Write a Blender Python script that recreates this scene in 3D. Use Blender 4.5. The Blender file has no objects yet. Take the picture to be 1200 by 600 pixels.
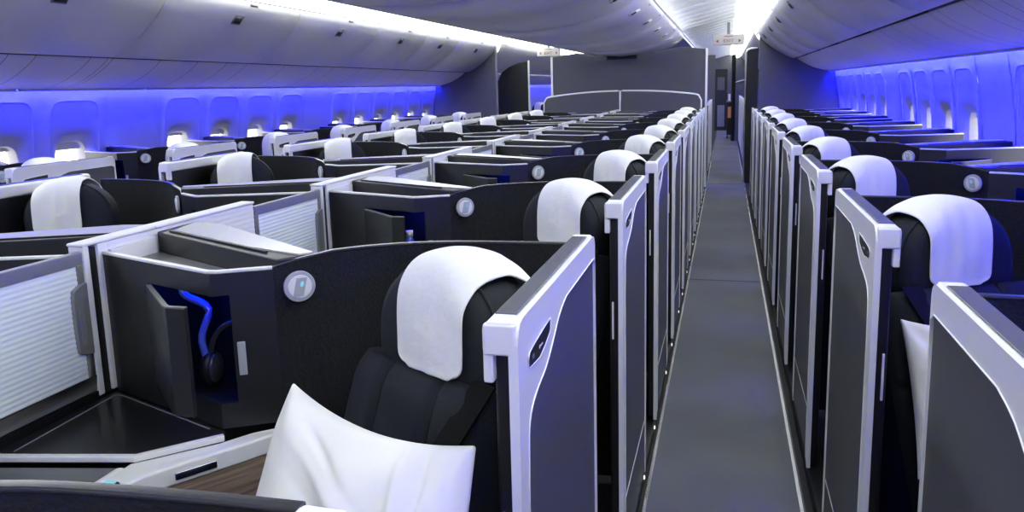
import bpy, bmesh, math, random
from mathutils import Vector, Matrix
random.seed(7)
PI = math.pi
COL = bpy.context.scene.collection
P = 1.0985            # row pitch
XC = -1.47            # cabin centre line

# ------------------------------------------------------------------ materials
def new_mat(name):
    m = bpy.data.materials.new(name); m.use_nodes = True
    nt = m.node_tree
    return m, nt, nt.nodes['Principled BSDF']

def plain(name, col, rough=.5, metal=0., spec=.5, bump=0., bscale=200., var=0., coat=0.):
    m, nt, b = new_mat(name)
    b.inputs['Base Color'].default_value = (*col, 1)
    b.inputs['Roughness'].default_value = rough
    b.inputs['Metallic'].default_value = metal
    b.inputs['Specular IOR Level'].default_value = spec
    if coat: b.inputs['Coat Weight'].default_value = coat
    tc = nt.nodes.new('ShaderNodeTexCoord')
    n = nt.nodes.new('ShaderNodeTexNoise'); n.inputs['Scale'].default_value = bscale
    n.inputs['Detail'].default_value = 4
    nt.links.new(tc.outputs['Object'], n.inputs['Vector'])
    if bump:
        bp = nt.nodes.new('ShaderNodeBump'); bp.inputs['Strength'].default_value = bump
        bp.inputs['Distance'].default_value = .004
        nt.links.new(n.outputs['Fac'], bp.inputs['Height']); nt.links.new(bp.outputs['Normal'], b.inputs['Normal'])
    if var:
        r = nt.nodes.new('ShaderNodeMapRange')
        r.inputs['To Min'].default_value = 1 - var; r.inputs['To Max'].default_value = 1 + var
        mx = nt.nodes.new('ShaderNodeMix'); mx.data_type = 'RGBA'; mx.blend_type = 'MULTIPLY'
        mx.inputs[0].default_value = 1
        mx.inputs[6].default_value = (*col, 1)
        nt.links.new(n.outputs['Fac'], r.inputs['Value']); nt.links.new(r.outputs[0], mx.inputs[7])
        nt.links.new(mx.outputs[2], b.inputs['Base Color'])
    return m

def emit(name, col, s):
    m, nt, b = new_mat(name)
    b.inputs['Base Color'].default_value = (0, 0, 0, 1)
    b.inputs['Emission Color'].default_value = (*col, 1)
    b.inputs['Emission Strength'].default_value = s
    return m

def wood(name):
    m, nt, b = new_mat(name)
    tc = nt.nodes.new('ShaderNodeTexCoord'); mp = nt.nodes.new('ShaderNodeMapping')
    mp.inputs['Scale'].default_value = (3, 3, 60)
    n = nt.nodes.new('ShaderNodeTexNoise'); n.inputs['Scale'].default_value = 2; n.inputs['Detail'].default_value = 6
    cr = nt.nodes.new('ShaderNodeValToRGB')
    cr.color_ramp.elements[0].position = .35; cr.color_ramp.elements[0].color = (.15, .105, .075, 1)
    cr.color_ramp.elements[1].position = .68; cr.color_ramp.elements[1].color = (.36, .27, .20, 1)
    L = nt.links.new
    L(tc.outputs['Object'], mp.inputs[0]); L(mp.outputs[0], n.inputs['Vector']); L(n.outputs['Fac'], cr.inputs[0]); L(cr.outputs[0], b.inputs['Base Color'])
    b.inputs['Roughness'].default_value = .45
    return m

def banded(name, col, axis, bands, width, dark=.35, rough=.45):
    """plain panel colour with thin dark joint lines at the given positions along one object axis"""
    m, nt, b = new_mat(name)
    tc = nt.nodes.new('ShaderNodeTexCoord'); sp = nt.nodes.new('ShaderNodeSeparateXYZ')
    nt.links.new(tc.outputs['Object'], sp.inputs[0])
    acc = None
    for p in bands:
        c = nt.nodes.new('ShaderNodeMath'); c.operation = 'COMPARE'
        c.inputs[1].default_value = p; c.inputs[2].default_value = width
        nt.links.new(sp.outputs[axis], c.inputs[0])
        if acc is None: acc = c.outputs[0]
        else:
            a = nt.nodes.new('ShaderNodeMath'); a.operation = 'MAXIMUM'
            nt.links.new(acc, a.inputs[0]); nt.links.new(c.outputs[0], a.inputs[1]); acc = a.outputs[0]
    mx = nt.nodes.new('ShaderNodeMix'); mx.data_type = 'RGBA'
    mx.inputs[6].default_value = (*col, 1); mx.inputs[7].default_value = (*[c * dark for c in col], 1)
    if acc is not None: nt.links.new(acc, mx.inputs[0])
    nt.links.new(mx.outputs[2], b.inputs['Base Color'])
    b.inputs['Roughness'].default_value = rough
    return m

def carpet(name, col):
    m, nt, b = new_mat(name)
    tc = nt.nodes.new('ShaderNodeTexCoord')
    w = nt.nodes.new('ShaderNodeTexNoise'); w.inputs['Scale'].default_value = 260; w.inputs['Detail'].default_value = 3
    w2 = nt.nodes.new('ShaderNodeTexNoise'); w2.inputs['Scale'].default_value = 1.3
    ad = nt.nodes.new('ShaderNodeMath'); ad.operation = 'ADD'
    r = nt.nodes.new('ShaderNodeMapRange'); r.inputs['From Min'].default_value = .6; r.inputs['From Max'].default_value = 1.4
    r.inputs['To Min'].default_value = .72; r.inputs['To Max'].default_value = 1.3
    mx = nt.nodes.new('ShaderNodeMix'); mx.data_type = 'RGBA'; mx.blend_type = 'MULTIPLY'; mx.inputs[0].default_value = 1
    mx.inputs[6].default_value = (*col, 1)
    L = nt.links.new
    L(tc.outputs['Object'], w.inputs['Vector']); L(tc.outputs['Object'], w2.inputs['Vector'])
    L(w.outputs['Fac'], ad.inputs[0]); L(w2.outputs['Fac'], ad.inputs[1]); L(ad.outputs[0], r.inputs['Value'])
    L(r.outputs[0], mx.inputs[7]); L(mx.outputs[2], b.inputs['Base Color'])
    bp = nt.nodes.new('ShaderNodeBump'); bp.inputs['Strength'].default_value = .5; bp.inputs['Distance'].default_value = .003
    L(w.outputs['Fac'], bp.inputs['Height']); L(bp.outputs['Normal'], b.inputs['Normal'])
    b.inputs['Roughness'].default_value = .9; b.inputs['Specular IOR Level'].default_value = .2
    return m

def pane_mat(name):
    m = bpy.data.materials.new(name); m.use_nodes = True
    nt = m.node_tree; nt.nodes.clear()
    o = nt.nodes.new('ShaderNodeOutputMaterial'); mx = nt.nodes.new('ShaderNodeMixShader')
    t = nt.nodes.new('ShaderNodeBsdfTransparent'); g = nt.nodes.new('ShaderNodeBsdfGlossy'); g.inputs['Roughness'].default_value = .05
    mx.inputs[0].default_value = .06
    nt.links.new(t.outputs[0], mx.inputs[1]); nt.links.new(g.outputs[0], mx.inputs[2]); nt.links.new(mx.outputs[0], o.inputs[0])
    return m

M = dict(
    fabric=plain('black_woven_fabric', (.012, .013, .016), .85, bump=.6, bscale=160, var=.6, spec=.3),
    seat=plain('navy_seat_fabric', (.0085, .0115, .018), .75, bump=.25, bscale=400, var=.15, spec=.35),
    belt=plain('belt_webbing', (.003, .003, .004), .8, spec=.2),
    dark=plain('charcoal_laminate', (.016, .017, .019), .42, bump=.05, bscale=500),
    darker=plain('black_plastic', (.006, .006, .007), .5),
    rim=plain('dark_gloss_rim', (.035, .036, .042), .25),
    table=plain('satin_black_table', (.014, .014, .016), .28),
    grey=plain('grey_plastic', (.20, .205, .21), .4),
    midgrey=plain('brushed_grey_frame', (.26, .265, .27), .38, metal=.35),
    silver=plain('silver_paint', (.82, .825, .83), .36),
    white=plain('pale_grey_plastic', (.84, .85, .85), .42),
    pale=plain('pale_laminate', (.62, .63, .65), .22),
    rib=plain('ribbed_screen_white', (.76, .83, .87), .45),
    dpanel=plain('door_grey_panel', (.085, .086, .094), .5, bump=.04, bscale=600),
    inlay=plain('dark_inlay_strip', (.13, .135, .14), .16),
    cloth=plain('white_cover_cloth', (.80, .81, .81), .9, bump=.35, bscale=55, spec=.2),
    pillow=plain('white_cotton', (.80, .80, .78), .92, bump=.25, bscale=18, spec=.15),
    wood=wood('walnut_veneer'),
    chrome=plain('chrome', (.55, .56, .6), .15, metal=1),
    disc=plain('lamp_disc_grey', (.50, .53, .60), .3, metal=.2),
    cyan=emit('cyan_display', (.3, .85, 1), .75),
    glyph=emit('pale_led_glyph', (.6, .8, 1), .8),
    bluelamp=emit('blue_cabinet_led', (.0, .02, 1), 34.),
    wall=plain('sidewall_grey_white', (.42, .42, .44), .5), endwall=plain('end_wall_white', (.8, .8, .8), .5),
    bulk=plain('grey_bulkhead_cloth', (.10, .102, .112), .75, bump=.1, bscale=300, spec=.3),
    black=plain('black_panel', (.010, .012, .011), .6),
    curtain=plain('black_curtain', (.008, .008, .01), .9),
    bin=plain('bin_off_white', (.64, .63, .65), .42),
    ceil=plain('ceiling_white', (.82, .84, .84), .5),
    psu=banded('service_panel_white', (.72, .70, .72), 1, [2.0, 2.35, 2.7, 3.05, 3.25, 3.40, 3.58, 3.98, 4.12, 4.16, 4.6, 5.0, 5.35, 5.62, 6.2, 6.8, 7.1, 7.7, 8.3, 9.0, 9.7, 10.3], .004, .45),
    floor=carpet('aisle_carpet', (.125, .131, .142)),
    underfloor=plain('dark_suite_carpet', (.02, .02, .024), .9),
    seam=plain('seam_tape', (.035, .035, .037), .7),
    rail=plain('polished_floor_rail', (.7, .7, .7), .25, metal=.9),
    lamp=emit('floor_marker', (1, 1, .95), 1.5),  # skirting reflectors, brightness put in as emission
    cove=emit('cove_light', (.955, 1, .985), 7.6), cove_up=emit('cove_uplight', (.955, 1, .985), 17.),
    led=emit('blue_wall_led', (.0010, .0024, 1), 850.), led_far=emit('blue_wall_led_far', (.0010, .0024, 1), 310.),
    shade=plain('window_shade', (.62, .62, .65), .6),
    pane=pane_mat('window_pane'),
    sign=plain('sign_white', (.50, .48, .45), .4),
    signred=plain('sign_red', (.22, .05, .04), .5),
    bluelit=plain('blue_lit_clear_plastic', (.10, .16, .7), .12, spec=.7),  # clear plastic with the blue cabinet light put into its base colour
    orange=plain('warm_lit_panel', (.85, .32, .13), .4),  # warm light on the trolley front, put into the base colour
    bottlecap=plain('bottle_cap_white', (.8, .8, .82), .4),
)

# ------------------------------------------------------------------ mesh helpers
class MB:
    def __init__(s): s.v = []; s.f = []; s.m = []; s.smooth = []
    def add(s, verts, faces, mi=0, smooth=False):
        o = len(s.v); s.v += [tuple(v) for v in verts]
        for f in faces: s.f.append([i + o for i in f]); s.m.append(mi); s.smooth.append(smooth)
        return s
    def box(s, x0, x1, y0, y1, z0, z1, mi=0):
        v = [(x0, y0, z0), (x1, y0, z0), (x1, y1, z0), (x0, y1, z0), (x0, y0, z1), (x1, y0, z1), (x1, y1, z1), (x0, y1, z1)]
        return s.add(v, [(0, 3, 2, 1), (4, 5, 6, 7), (0, 1, 5, 4), (1, 2, 6, 5), (2, 3, 7, 6), (3, 0, 4, 7)], mi)
    def extrude(s, loop, d, mi=0, smooth=False):
        """closed planar loop of 3-D points pushed along vector d"""
        n = len(loop); a = [Vector(p) for p in loop]; d = Vector(d); b = [p + d for p in a]
        fs = [list(range(n))[::-1], list(range(n, 2 * n))]
        s.add(a + b, fs, mi)
        return s.add(a + b, [(i, (i + 1) % n, n + (i + 1) % n, n + i) for i in range(n)], mi, smooth)
    def prism(s, poly, z0, z1, mi=0): return s.extrude([(x, y, z0) for x, y in poly], (0, 0, z1 - z0), mi)
    def ribbon(s, path, off0, off1, z0, z1, mi=0):
        """wall along an xy path, between two sideways offsets"""
        n = len(path); L0, L1 = [], []
        for i in range(n):
            a = Vector(path[max(0, i - 1)]); b = Vector(path[min(n - 1, i + 1)])
            t = (b - a).normalized(); q = Vector((-t.y, t.x)); p = Vector(path[i])
            L0.append(p + q * off0); L1.append(p + q * off1)
        v = []
        for i in range(n): v += [(*L0[i], z0), (*L1[i], z0), (*L1[i], z1), (*L0[i], z1)]
        f = []
        for i in range(n - 1):
            a = 4 * i; b = a + 4
            for k in range(4): f.append((a + k, a + (k + 1) % 4, b + (k + 1) % 4, b + k))
        f.append((3, 2, 1, 0)); e = 4 * (n - 1); f.append((e, e + 1, e + 2, e + 3))
        return s.add(v, f, mi)
    def loft(s, loops, mi=0, smooth=True, caps=True, closed=True):
        n = len(loops[0]); v = [p for l in loops for p in l]; f = []
        for k in range(len(loops) - 1):
            for i in range(n if closed else n - 1):
                j = (i + 1) % n
                f.append((k * n + i, k * n + j, (k + 1) * n + j, (k + 1) * n + i))
        s.add(v, f, mi, smooth)
        if caps:
            s.add(loops[0], [list(range(n))[::-1]], mi, smooth); s.add(loops[-1], [list(range(n))], mi, smooth)
        return s
    def tube(s, path, r, n=10, mi=0):
        pts = [Vector(p) for p in path]; loops = []
        up = Vector((0, 0, 1))
        for i, p in enumerate(pts):
            t = (pts[min(i + 1, len(pts) - 1)] - pts[max(0, i - 1)]).normalized()
            a = t.cross(up)
            if a.length < 1e-3: a = t.cross(Vector((1, 0, 0)))
            a.normalize(); b = t.cross(a)
            rr = r[i] if isinstance(r, (list, tuple)) else r
            loops.append([p + (a * math.cos(2 * PI * k / n) + b * math.sin(2 * PI * k / n)) * rr for k in range(n)])
        return s.loft(loops, mi)
    def cyl(s, c, axis, r, h, n=28, mi=0):
        c = Vector(c); ax = Vector(axis).normalized()
        return s.tube([c, c + ax * h], r, n, mi)
    def ellipsoid(s, c, rx, ry, rz, mi=0, n=16, m=10):
        loops = []
        for i in range(m + 1):
            a = -PI / 2 + PI * i / m; rr = max(math.cos(a), 1e-3)
            loops.append([(c[0] + rx * rr * math.cos(2 * PI * k / n), c[1] + ry * rr * math.sin(2 * PI * k / n), c[2] + rz * math.sin(a)) for k in range(n)])
        return s.loft(loops, mi)

ORI = (0., 0.); H = 1     # origin (x, y) and handedness used while a prototype is built

def obj(name, mb, mats, parent=None, bevel=0., seg=2, subsurf=0, solid=0., local=True):
    me = bpy.data.meshes.new(name)
    if local: vs = [((x - ORI[0]) * H, y - ORI[1], z) for x, y, z in mb.v]
    else: vs = mb.v
    fs = [f[::-1] for f in mb.f] if (local and H < 0) else mb.f
    me.from_pydata(vs, [], fs)
    for m in (mats if isinstance(mats, (list, tuple)) else [mats]): me.materials.append(M[m])
    bm = bmesh.new(); bm.from_mesh(me)
    for f, mi, sm in zip(bm.faces, mb.m, mb.smooth): f.material_index = mi; f.smooth = sm
    bmesh.ops.remove_doubles(bm, verts=bm.verts, dist=1e-5)
    bmesh.ops.recalc_face_normals(bm, faces=bm.faces)
    if bevel:
        es = [e for e in bm.edges if len(e.link_faces) == 2 and e.calc_face_angle(0) > .5]
        bmesh.ops.bevel(bm, geom=es, offset=bevel, segments=seg, affect='EDGES', profile=.5, clamp_overlap=True)
        for f in bm.faces: f.smooth = True
    bm.to_mesh(me); bm.free()
    o = bpy.data.objects.new(name, me); COL.objects.link(o)
    if parent: o.parent = parent
    if bevel:
        w = o.modifiers.new('weighted', 'WEIGHTED_NORMAL'); w.keep_sharp = True
    if solid:
        w = o.modifiers.new('thick', 'SOLIDIFY'); w.thickness = solid; w.offset = 0
    if subsurf:
        w = o.modifiers.new('sub', 'SUBSURF'); w.levels = subsurf; w.render_levels = subsurf
    return o

def empty(name, x, y, z=0.):
    o = bpy.data.objects.new(name, None); COL.objects.link(o); o.location = (x, y, z); o.empty_display_size = .1
    return o

def tag(o, label, cat, group=None):
    o['label'] = label; o['category'] = cat
    if group: o['group'] = group
    return o

def struct(name, mb, mats, **k):
    o = obj(name, mb, mats, local=False, **k); o['kind'] = 'structure'; return o

def copy_tree(o, parent=None):
    c = o.copy(); COL.objects.link(c); c.parent = parent
    for ch in list(o.children): copy_tree(ch, c)
    return c

# ------------------------------------------------------------------ suite prototypes (coordinates of the centre suite beside the aisle, row 0)
def lerp(a, b, t): return (a[0] + (b[0] - a[0]) * t, a[1] + (b[1] - a[1]) * t)
A_ = (-1.446, 1.456); B_ = (-1.04, 1.319); C_ = (-.93, 1.383)
LAB = math.dist(A_, B_); LBC = math.dist(B_, C_)
def smooth_path(pts, n=6):
    out = []
    for i in range(len(pts) - 1):
        p0 = pts[max(0, i - 1)]; p1 = pts[i]; p2 = pts[i + 1]; p3 = pts[min(len(pts) - 1, i + 2)]
        for k in range(n):
            t = k / n
            out.append(tuple(.5 * (2 * p1[j] + (p2[j] - p0[j]) * t + (2 * p0[j] - 5 * p1[j] + 4 * p2[j] - p3[j]) * t * t + (3 * p1[j] - p0[j] - 3 * p2[j] + p3[j]) * t ** 3) for j in range(len(p1))))
    out.append(tuple(pts[-1])); return out
WALL = smooth_path([(-.93, 1.383), (-.896, 1.415), (-.84, 1.448), (-.775, 1.505), (-.70, 1.55), (-.60, 1.583), (-.456, 1.60), (-.335, 1.607)], 4)
def wall_top(k): return 1.136 + .0245 * min(1, k / 9)

def make_shell():
    global ORI
    ORI = (-.86, 1.45)
    r = empty('suite_shell', 0, 0)
    m = MB().ribbon(WALL, .001, .012, .02, 1.0)
    for i in range(len(m.v)):
        if m.v[i][2] > .5: m.v[i] = (m.v[i][0], m.v[i][1], wall_top(i // 4) - .006)
    obj('shell_wall', m, 'fabric', r)
    m = MB().ribbon(WALL, -.001, .014, 0, 1)
    for i in range(len(m.v)): m.v[i] = (m.v[i][0], m.v[i][1], wall_top(i // 4) - (0 if m.v[i][2] > .5 else .006))
    obj('top_rim', m, 'rim', r, bevel=.002)
    obj('aisle_jamb', MB().box(-.338, -.300, 1.585, 1.63, .0, .98), 'darker', r, bevel=.006)
    # cabinet front with its opening
    m = MB(); th = .012
    def seg(a, b, L, t0, t1, z0, z1):
        m.ribbon([lerp(a, b, t0 / L), lerp(a, b, t1 / L)], 0, th, z0, z1)
    seg(A_, B_, LAB, 0, .19, .785, 1.13); seg(A_, B_, LAB, .19, LAB, 1.082, 1.13); seg(A_, B_, LAB, .19, LAB, .785, .842)
    seg(B_, C_, LBC, 0, .036, 1.082, 1.13); seg(B_, C_, LBC, 0, .036, .785, .842); seg(B_, C_, LBC, .036, LBC, .785, 1.13)
    obj('cabinet_front', m, 'dark', r)
    obj('cabinet_edge_trim', MB().ribbon([A_, lerp(A_, B_, .97), lerp(B_, C_, .1), C_], -.002, .012, 1.13, 1.137), 'silver', r, bevel=.002)
    # compartment behind the opening
    p1 = lerp(A_, B_, .185 / LAB); p2 = lerp(B_, C_, .045 / LBC)
    fl = [p1, lerp(A_, B_, .995), p2, (-.985, 1.47), (-1.20, 1.575)]
    fl = [(x, y + .013) for x, y in fl]
    m = MB()
    m.add([(x, y, .838) for x, y in fl], [range(5)]); m.add([(x, y, 1.088) for x, y in fl], [range(5)])
    m.ribbon([fl[2], fl[3], fl[4], fl[0]], 0, .004, .838, 1.088)
    cv = obj('compartment', m, 'darker', r)
    obj('compartment_lamp', MB().box(-1.15, -1.09, 1.40, 1.43, 1.080, 1.087), 'bluelamp', cv)
    # hinged door standing open, folded round the cabinet corner
    hp = lerp(A_, B_, .19 / LAB)
    path = [hp, (-1.105, 1.257), (-1.092, 1.249), (-1.05, 1.25)]
    d = obj('cabinet_door', MB().ribbon(path, -.006, .006, .844, 1.076), 'dark', r)
    obj('door_edge_trim', MB().ribbon(path, -.005, .005, 1.076, 1.079), 'grey', d)
    q0 = lerp(B_, C_, .043 / LBC); q1 = lerp(B_, C_, .060 / LBC)
    obj('latch_plate', MB().ribbon([q0, q1], -.004, .001, .903, .978), 'disc', r, bevel=.002)
    # open tray behind the front edge, then the ledge over the footwell of the next suite
    fr = [(-1.45, 1.64), (-.918, 1.392)]
    obj('tray_floor', MB().prism([(-1.44, 1.47), (-1.04, 1.333), (-.945, 1.39), (-.925, 1.396), (-1.44, 1.636)], 1.092, 1.098), 'midgrey', r)
    obj('tray_liner', MB().box(-1.447, -1.437, 1.475, 1.63, 1.095, 1.138), 'white', r)
    led = [(-1.447, 1.645), (-.922, 1.393), (-.868, 1.462), (-1.33, 1.765), (-1.447, 1.80)]
    lg = obj('ledge', MB().prism(led, .78, 1.150), 'dark', r, bevel=.004)
    obj('ledge_top', MB().prism([(-1.40, 1.655), (-1.06, 1.493), (-.90, 1.440), (-.875, 1.463), (-1.33, 1.757), (-1.43, 1.775)], 1.150, 1.1535), 'pale', lg)
    obj('ledge_groove', MB().ribbon([(-1.405, 1.645), (-.985, 1.448)], -.003, .003, 1.1505, 1.1545), 'darker', lg)
    # round reading lamp on the shell wall
    c = Vector((-.886, 1.4125, 1.088)); nn = Vector((.70, -.71, 0)).normalized()
    ld = obj('reading_lamp', MB().cyl(c - nn * .004, nn, .034, .010, 36), 'disc', r, bevel=.002)
    obj('lamp_inner_ring', MB().cyl(c, nn, .026, .0075, 32), 'white', ld, bevel=.0015)
    tt = Vector((.71, .70, 0)); cc = c + nn * .008
    def plate(cx, cz, w, h, d0, d1, tl=0.):
        pts = []
        for a, b in ((-w, -h), (w, -h), (w, h), (-w, h)):
            pts.append(cc + tt * (cx + a + tl * b) + Vector((0, 0, cz + b)) + nn * d0)
        return MB().extrude(pts, nn * (d1 - d0))
    obj('lamp_switch_plate', plate(0, 0, .011, .020, -.001, .0012, .25), 'disc', ld)
    obj('lamp_display', plate(.004, .006, .0032, .0055, .001, .002, .25), 'cyan', ld)
    # side table, lower panel and veneered armrest console
    tb = obj('side_table', MB().prism([(-1.447, 1.452), (-1.03, 1.312), (-1.03, 1.296), (-1.141, 1.180), (-1.425, 1.118), (-1.447, 1.118)], .762, .785), 'table', r, bevel=.003)
    obj('table_edge_trim', MB().ribbon([(-1.447, 1.112), (-1.420, 1.112), (-1.141, 1.174), (-1.022, 1.296)], -.010, .006, .773, .7865), 'silver', tb, bevel=.003)
    obj('table_inset_line', MB().tube([(-1.405, 1.13, .7855), (-1.425, 1.425, .7855), (-1.40, 1.425, .7855), (-1.07, 1.312, .7855)], .0016, 6), 'grey', tb)
    lp = obj('armrest_panel', MB().prism([(-1.447, 1.095), (-1.42, 1.095), (-1.165, 1.15), (-1.165, .78), (-1.447, .78)], .745, .768), 'inlay', r, bevel=.003)
    obj('armrest_edge', MB().box(-1.166, -1.142, .78, 1.152, .715, .771), 'silver', lp, bevel=.008)
    cn = [(-.938, 1.372), (-.99, 1.29), (-1.07, 1.178), (-1.098, 1.13), (-1.117, 1.08), (-1.13, .98), (-1.14, .80)]
    obj('console_band', MB().ribbon(cn, -.004, .024, .733, .775), 'silver', r, bevel=.006)
    wp = obj('wood_panel', MB().ribbon(cn[:3] + [(-1.083, 1.156)], -.003, .02, .44, .735), 'wood', r, bevel=.004)
    obj('wood_frame', MB().ribbon([(-1.083, 1.156), cn[3], cn[4], cn[5]], -.004, .022, .40, .735), 'silver', wp, bevel=.005)
    obj('console_base', MB().ribbon(cn, .0, .02, .02, .44), 'dark', r)
    obj('console_top', MB().prism([(-.948, 1.378), cn[1], cn[2], cn[3], cn[4], cn[5], (-1.139, .80), (-1.147, .80), (-1.147, 1.166), (-1.025, 1.285), (-.985, 1.345)], .755, .771), 'silver', r, bevel=.003)
    q0 = lerp(cn[1], cn[2], .35); q1 = lerp(cn[1], cn[2], .95)
    obj('console_latch', MB().ribbon([q0, q1], .020, .0275, .744, .760), 'chrome', r, bevel=.002)
    rc = obj('seat_controller', MB().box(-1.128, -1.096, 1.015, 1.085, .768, .782), 'darker', r, bevel=.004)
    obj('controller_screen', MB().box(-1.123, -1.101, 1.04, 1.08, .782, .784), 'cyan', rc)
    # round white reflectors along the aisle skirting, made to glow
    for y in ((1.61, 2.05) if H > 0 else ()):
        obj('skirting_marker', MB().ellipsoid((-.274, y, .026), .004, .009, .008), 'lamp', r)
    obj('aisle_skirting', MB().box(-.335, -.275, 1.15, 1.15 + P - .004, .0, .055), 'darker', r)
    return r

def door_frame_outline():
    o = [(.945, .065), (.945, 1.155)]
    for k in range(1, 7):
        a = PI - PI / 2 * k / 6; o.append((.977 + .032 * math.cos(a), 1.155 + .032 * math.sin(a)))
    o += [(1.556, 1.187)]
    for k in range(1, 5):
        a = PI / 2 - PI / 2 * k / 4; o.append((1.556 + .022 * math.cos(a), 1.165 + .022 * math.sin(a)))
    o += [(1.578, .065)]
    return o
def door_inner():
    c = smooth_path([(.988, .96), (.9925, 1.005), (1.008, 1.036), (1.05, 1.054), (1.105, 1.067), (1.155, 1.091), (1.21, 1.122), (1.27, 1.137)], 3)
    return [(.988, .085)] + c + [(1.555, 1.139), (1.570, 1.127), (1.570, .085)]

def make_door():
    global ORI
    ORI = (-.29, 1.26)
    r = empty('suite_door', 0, 0)
    X0 = -.265
    yz = lambda pts, x: [(x, y, z) for y, z in pts]
    # frame plate with the panel opening: outer and inner outlines resampled and bridged
    def resample(pts, n):
        d = [0]
        for a, b in zip(pts, pts[1:]): d.append(d[-1] + math.dist(a, b))
        out = []
        for i in range(n):
            s = d[-1] * i / (n - 1); k = max(j for j in range(len(d)) if d[j] <= s + 1e-9); k = min(k, len(pts) - 2)
            t = (s - d[k]) / max(d[k + 1] - d[k], 1e-9); out.append(lerp(pts[k], pts[k + 1], t))
        return out
    out_, inn = door_frame_outline(), door_inner()
    # match by three runs: near stile, top, far stile
    def runs(o, i):
        io = [k for k, p in enumerate(o)]; 
        return o, i
    oa = resample(out_[:2], 14); ia = resample([p for p in inn if p[0] <= .9926 and p[1] <= 1.0051], 14)
    ob = resample(out_[1:-1], 60); ib = resample([p for p in inn if p[1] >= 1.0049 and p[0] >= .9924], 60)
    oc = resample(out_[-2:], 14); ic = resample(inn[-2:], 14)
    O = oa + ob[1:] + oc[1:]; I = ia + ib[1:] + ic[1:]
    m = MB(); n = len(O); T = .014
    v = yz(O, X0) + yz(I, X0) + yz(O, X0 - T) + yz(I, X0 - T); f = []
    for k in range(n - 1):
        f += [(k, k + 1, n + k + 1, n + k), (2 * n + k + 1, 2 * n + k, 3 * n + k, 3 * n + k + 1),
              (k + 1, k, 2 * n + k, 2 * n + k + 1), (n + k, n + k + 1, 3 * n + k + 1, 3 * n + k)]
    f += [(0, n, 3 * n, 2 * n), (2 * n - 1, n - 1, 3 * n - 1, 4 * n - 1)]
    m.add(v, f)
    fr = obj('door_frame', m, 'silver', r)
    # thin bright bead round the panel
    m = MB(); m.tube([(X0 + .0005, y, z) for y, z in I], .0013, 6); obj('panel_bead', m, 'white', fr)
    pl = obj('door_panel', MB().extrude(yz(I, X0 - .004), (-.008, 0, 0)), 'dpanel', r)
    obj('kick_seam', MB().box(X0 - .0045, X0 - .0028, 1.0, 1.56, .272, .278), 'silver', pl)
    # cap along the top with hooked near end
    cap = [(X0 - .006, 1.139), (X0 - .006, 1.187), (X0 - .044, 1.187), (X0 - .052, 1.179), (X0 - .052, 1.142), (X0 - .046, 1.139)]
    m = MB(); m.extrude([(x, .947, z) for x, z in cap], (0, .63, 0))
    cp = obj('top_cap', m, 'silver', r, bevel=.004)
    obj('cap_hook', MB().box(X0 - .0515, X0 - .037, .9475, .975, 1.098, 1.150), 'silver', cp, bevel=.003)
    obj('cap_end', MB().box(X0 - .0505, X0 - .004, .9445, .960, 1.139, 1.184), 'silver', cp, bevel=.004)
    obj('cap_inlay', MB().box(X0 - .043, X0 - .012, .985, 1.545, 1.1855, 1.189), 'inlay', cp, bevel=.001)
    # inner slab behind the panel
    obj('door_core', MB().box(X0 - .040, X0 - .0142, .962, 1.572, .07, 1.139), 'darker', r, bevel=.006)
    obj('edge_light', MB().box(X0 - .034, X0 - .0285, .9575, .962, .79, .90), 'bottlecap', r, bevel=.002)
    # latch window with its pictogram
    lw = [(1.137, 1.137), (1.09, 1.1345), (1.04, 1.131), (1.004, 1.127), (.998, 1.123), (.996, 1.108), (1.000, 1.104), (1.03, 1.101), (1.064, 1.098), (1.10, 1.106), (1.129, 1.114), (1.136, 1.120)]
    lo = obj('latch_window', MB().extrude(yz(lw, X0 + .0012), (-.004, 0, 0)), 'darker', r)
    obj('latch_bead', MB().tube([(X0 + .0012, y, z) for y, z in lw + lw[:1]], .0009, 6), 'white', lo)
    m = MB(); m.box(X0, X0 + .0018, 1.060, 1.065, 1.112, 1.117); m.box(X0, X0 + .0018, 1.068, 1.082, 1.1135, 1.1155)
    obj('latch_symbol', m, 'white', lo)
    obj('lock_symbol', MB().box(X0, X0 + .0018, 1.018, 1.028, 1.111, 1.117), 'grey', lo)
    return r

TH = math.radians(27); TL = math.radians(20)
n2 = Vector((-math.sin(TH), -math.cos(TH), 0)); t2 = Vector((math.cos(TH), -math.sin(TH), 0))
Ls = (Vector((0, 0, 1)) * math.cos(TL) - n2 * math.sin(TL)); Ns = (n2 * math.cos(TL) + Vector((0, 0, 1)) * math.sin(TL))
S0 = Vector((-.518, 1.205, .885))
def loc(s, f, h): return S0 + t2 * s + Ns * f + Ls * h
TLH = math.radians(3)      # the headrest stands nearly upright
Lh = (Vector((0, 0, 1)) * math.cos(TLH) - n2 * math.sin(TLH)); Nh = (n2 * math.cos(TLH) + Vector((0, 0, 1)) * math.sin(TLH))
H0 = Vector((-.475, 1.278, .885)); HW, HOFF, HB, HT, HE = .160, -.020, .062, .302, 2.15
def loch(s, f, h): return H0 + t2 * s + Nh * f + Lh * h
def arch_drop(s):
    q = min(.995, abs(s - HOFF) / HW); hc = HB + (HT - HB) * .36
    return (HT - hc) * (1 - (1 - q ** HE) ** (1 / HE))
def arch(w, h0, h1, n=44, e=HE):
    """rounded-arch outline in (s, h): square-ish foot, round head"""
    hc = h0 + (h1 - h0) * .36; out = []
    for k in range(n):
        a = 2 * PI * k / n; c, s = math.cos(a), math.sin(a)
        ee = e if s > 0 else 4.5
        x = w * math.copysign(abs(c) ** (2 / ee), c)
        y = hc + (h1 - hc if s > 0 else hc - h0) * math.copysign(abs(s) ** (2 / ee), s)
        out.append((x, y))
    return out

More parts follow.
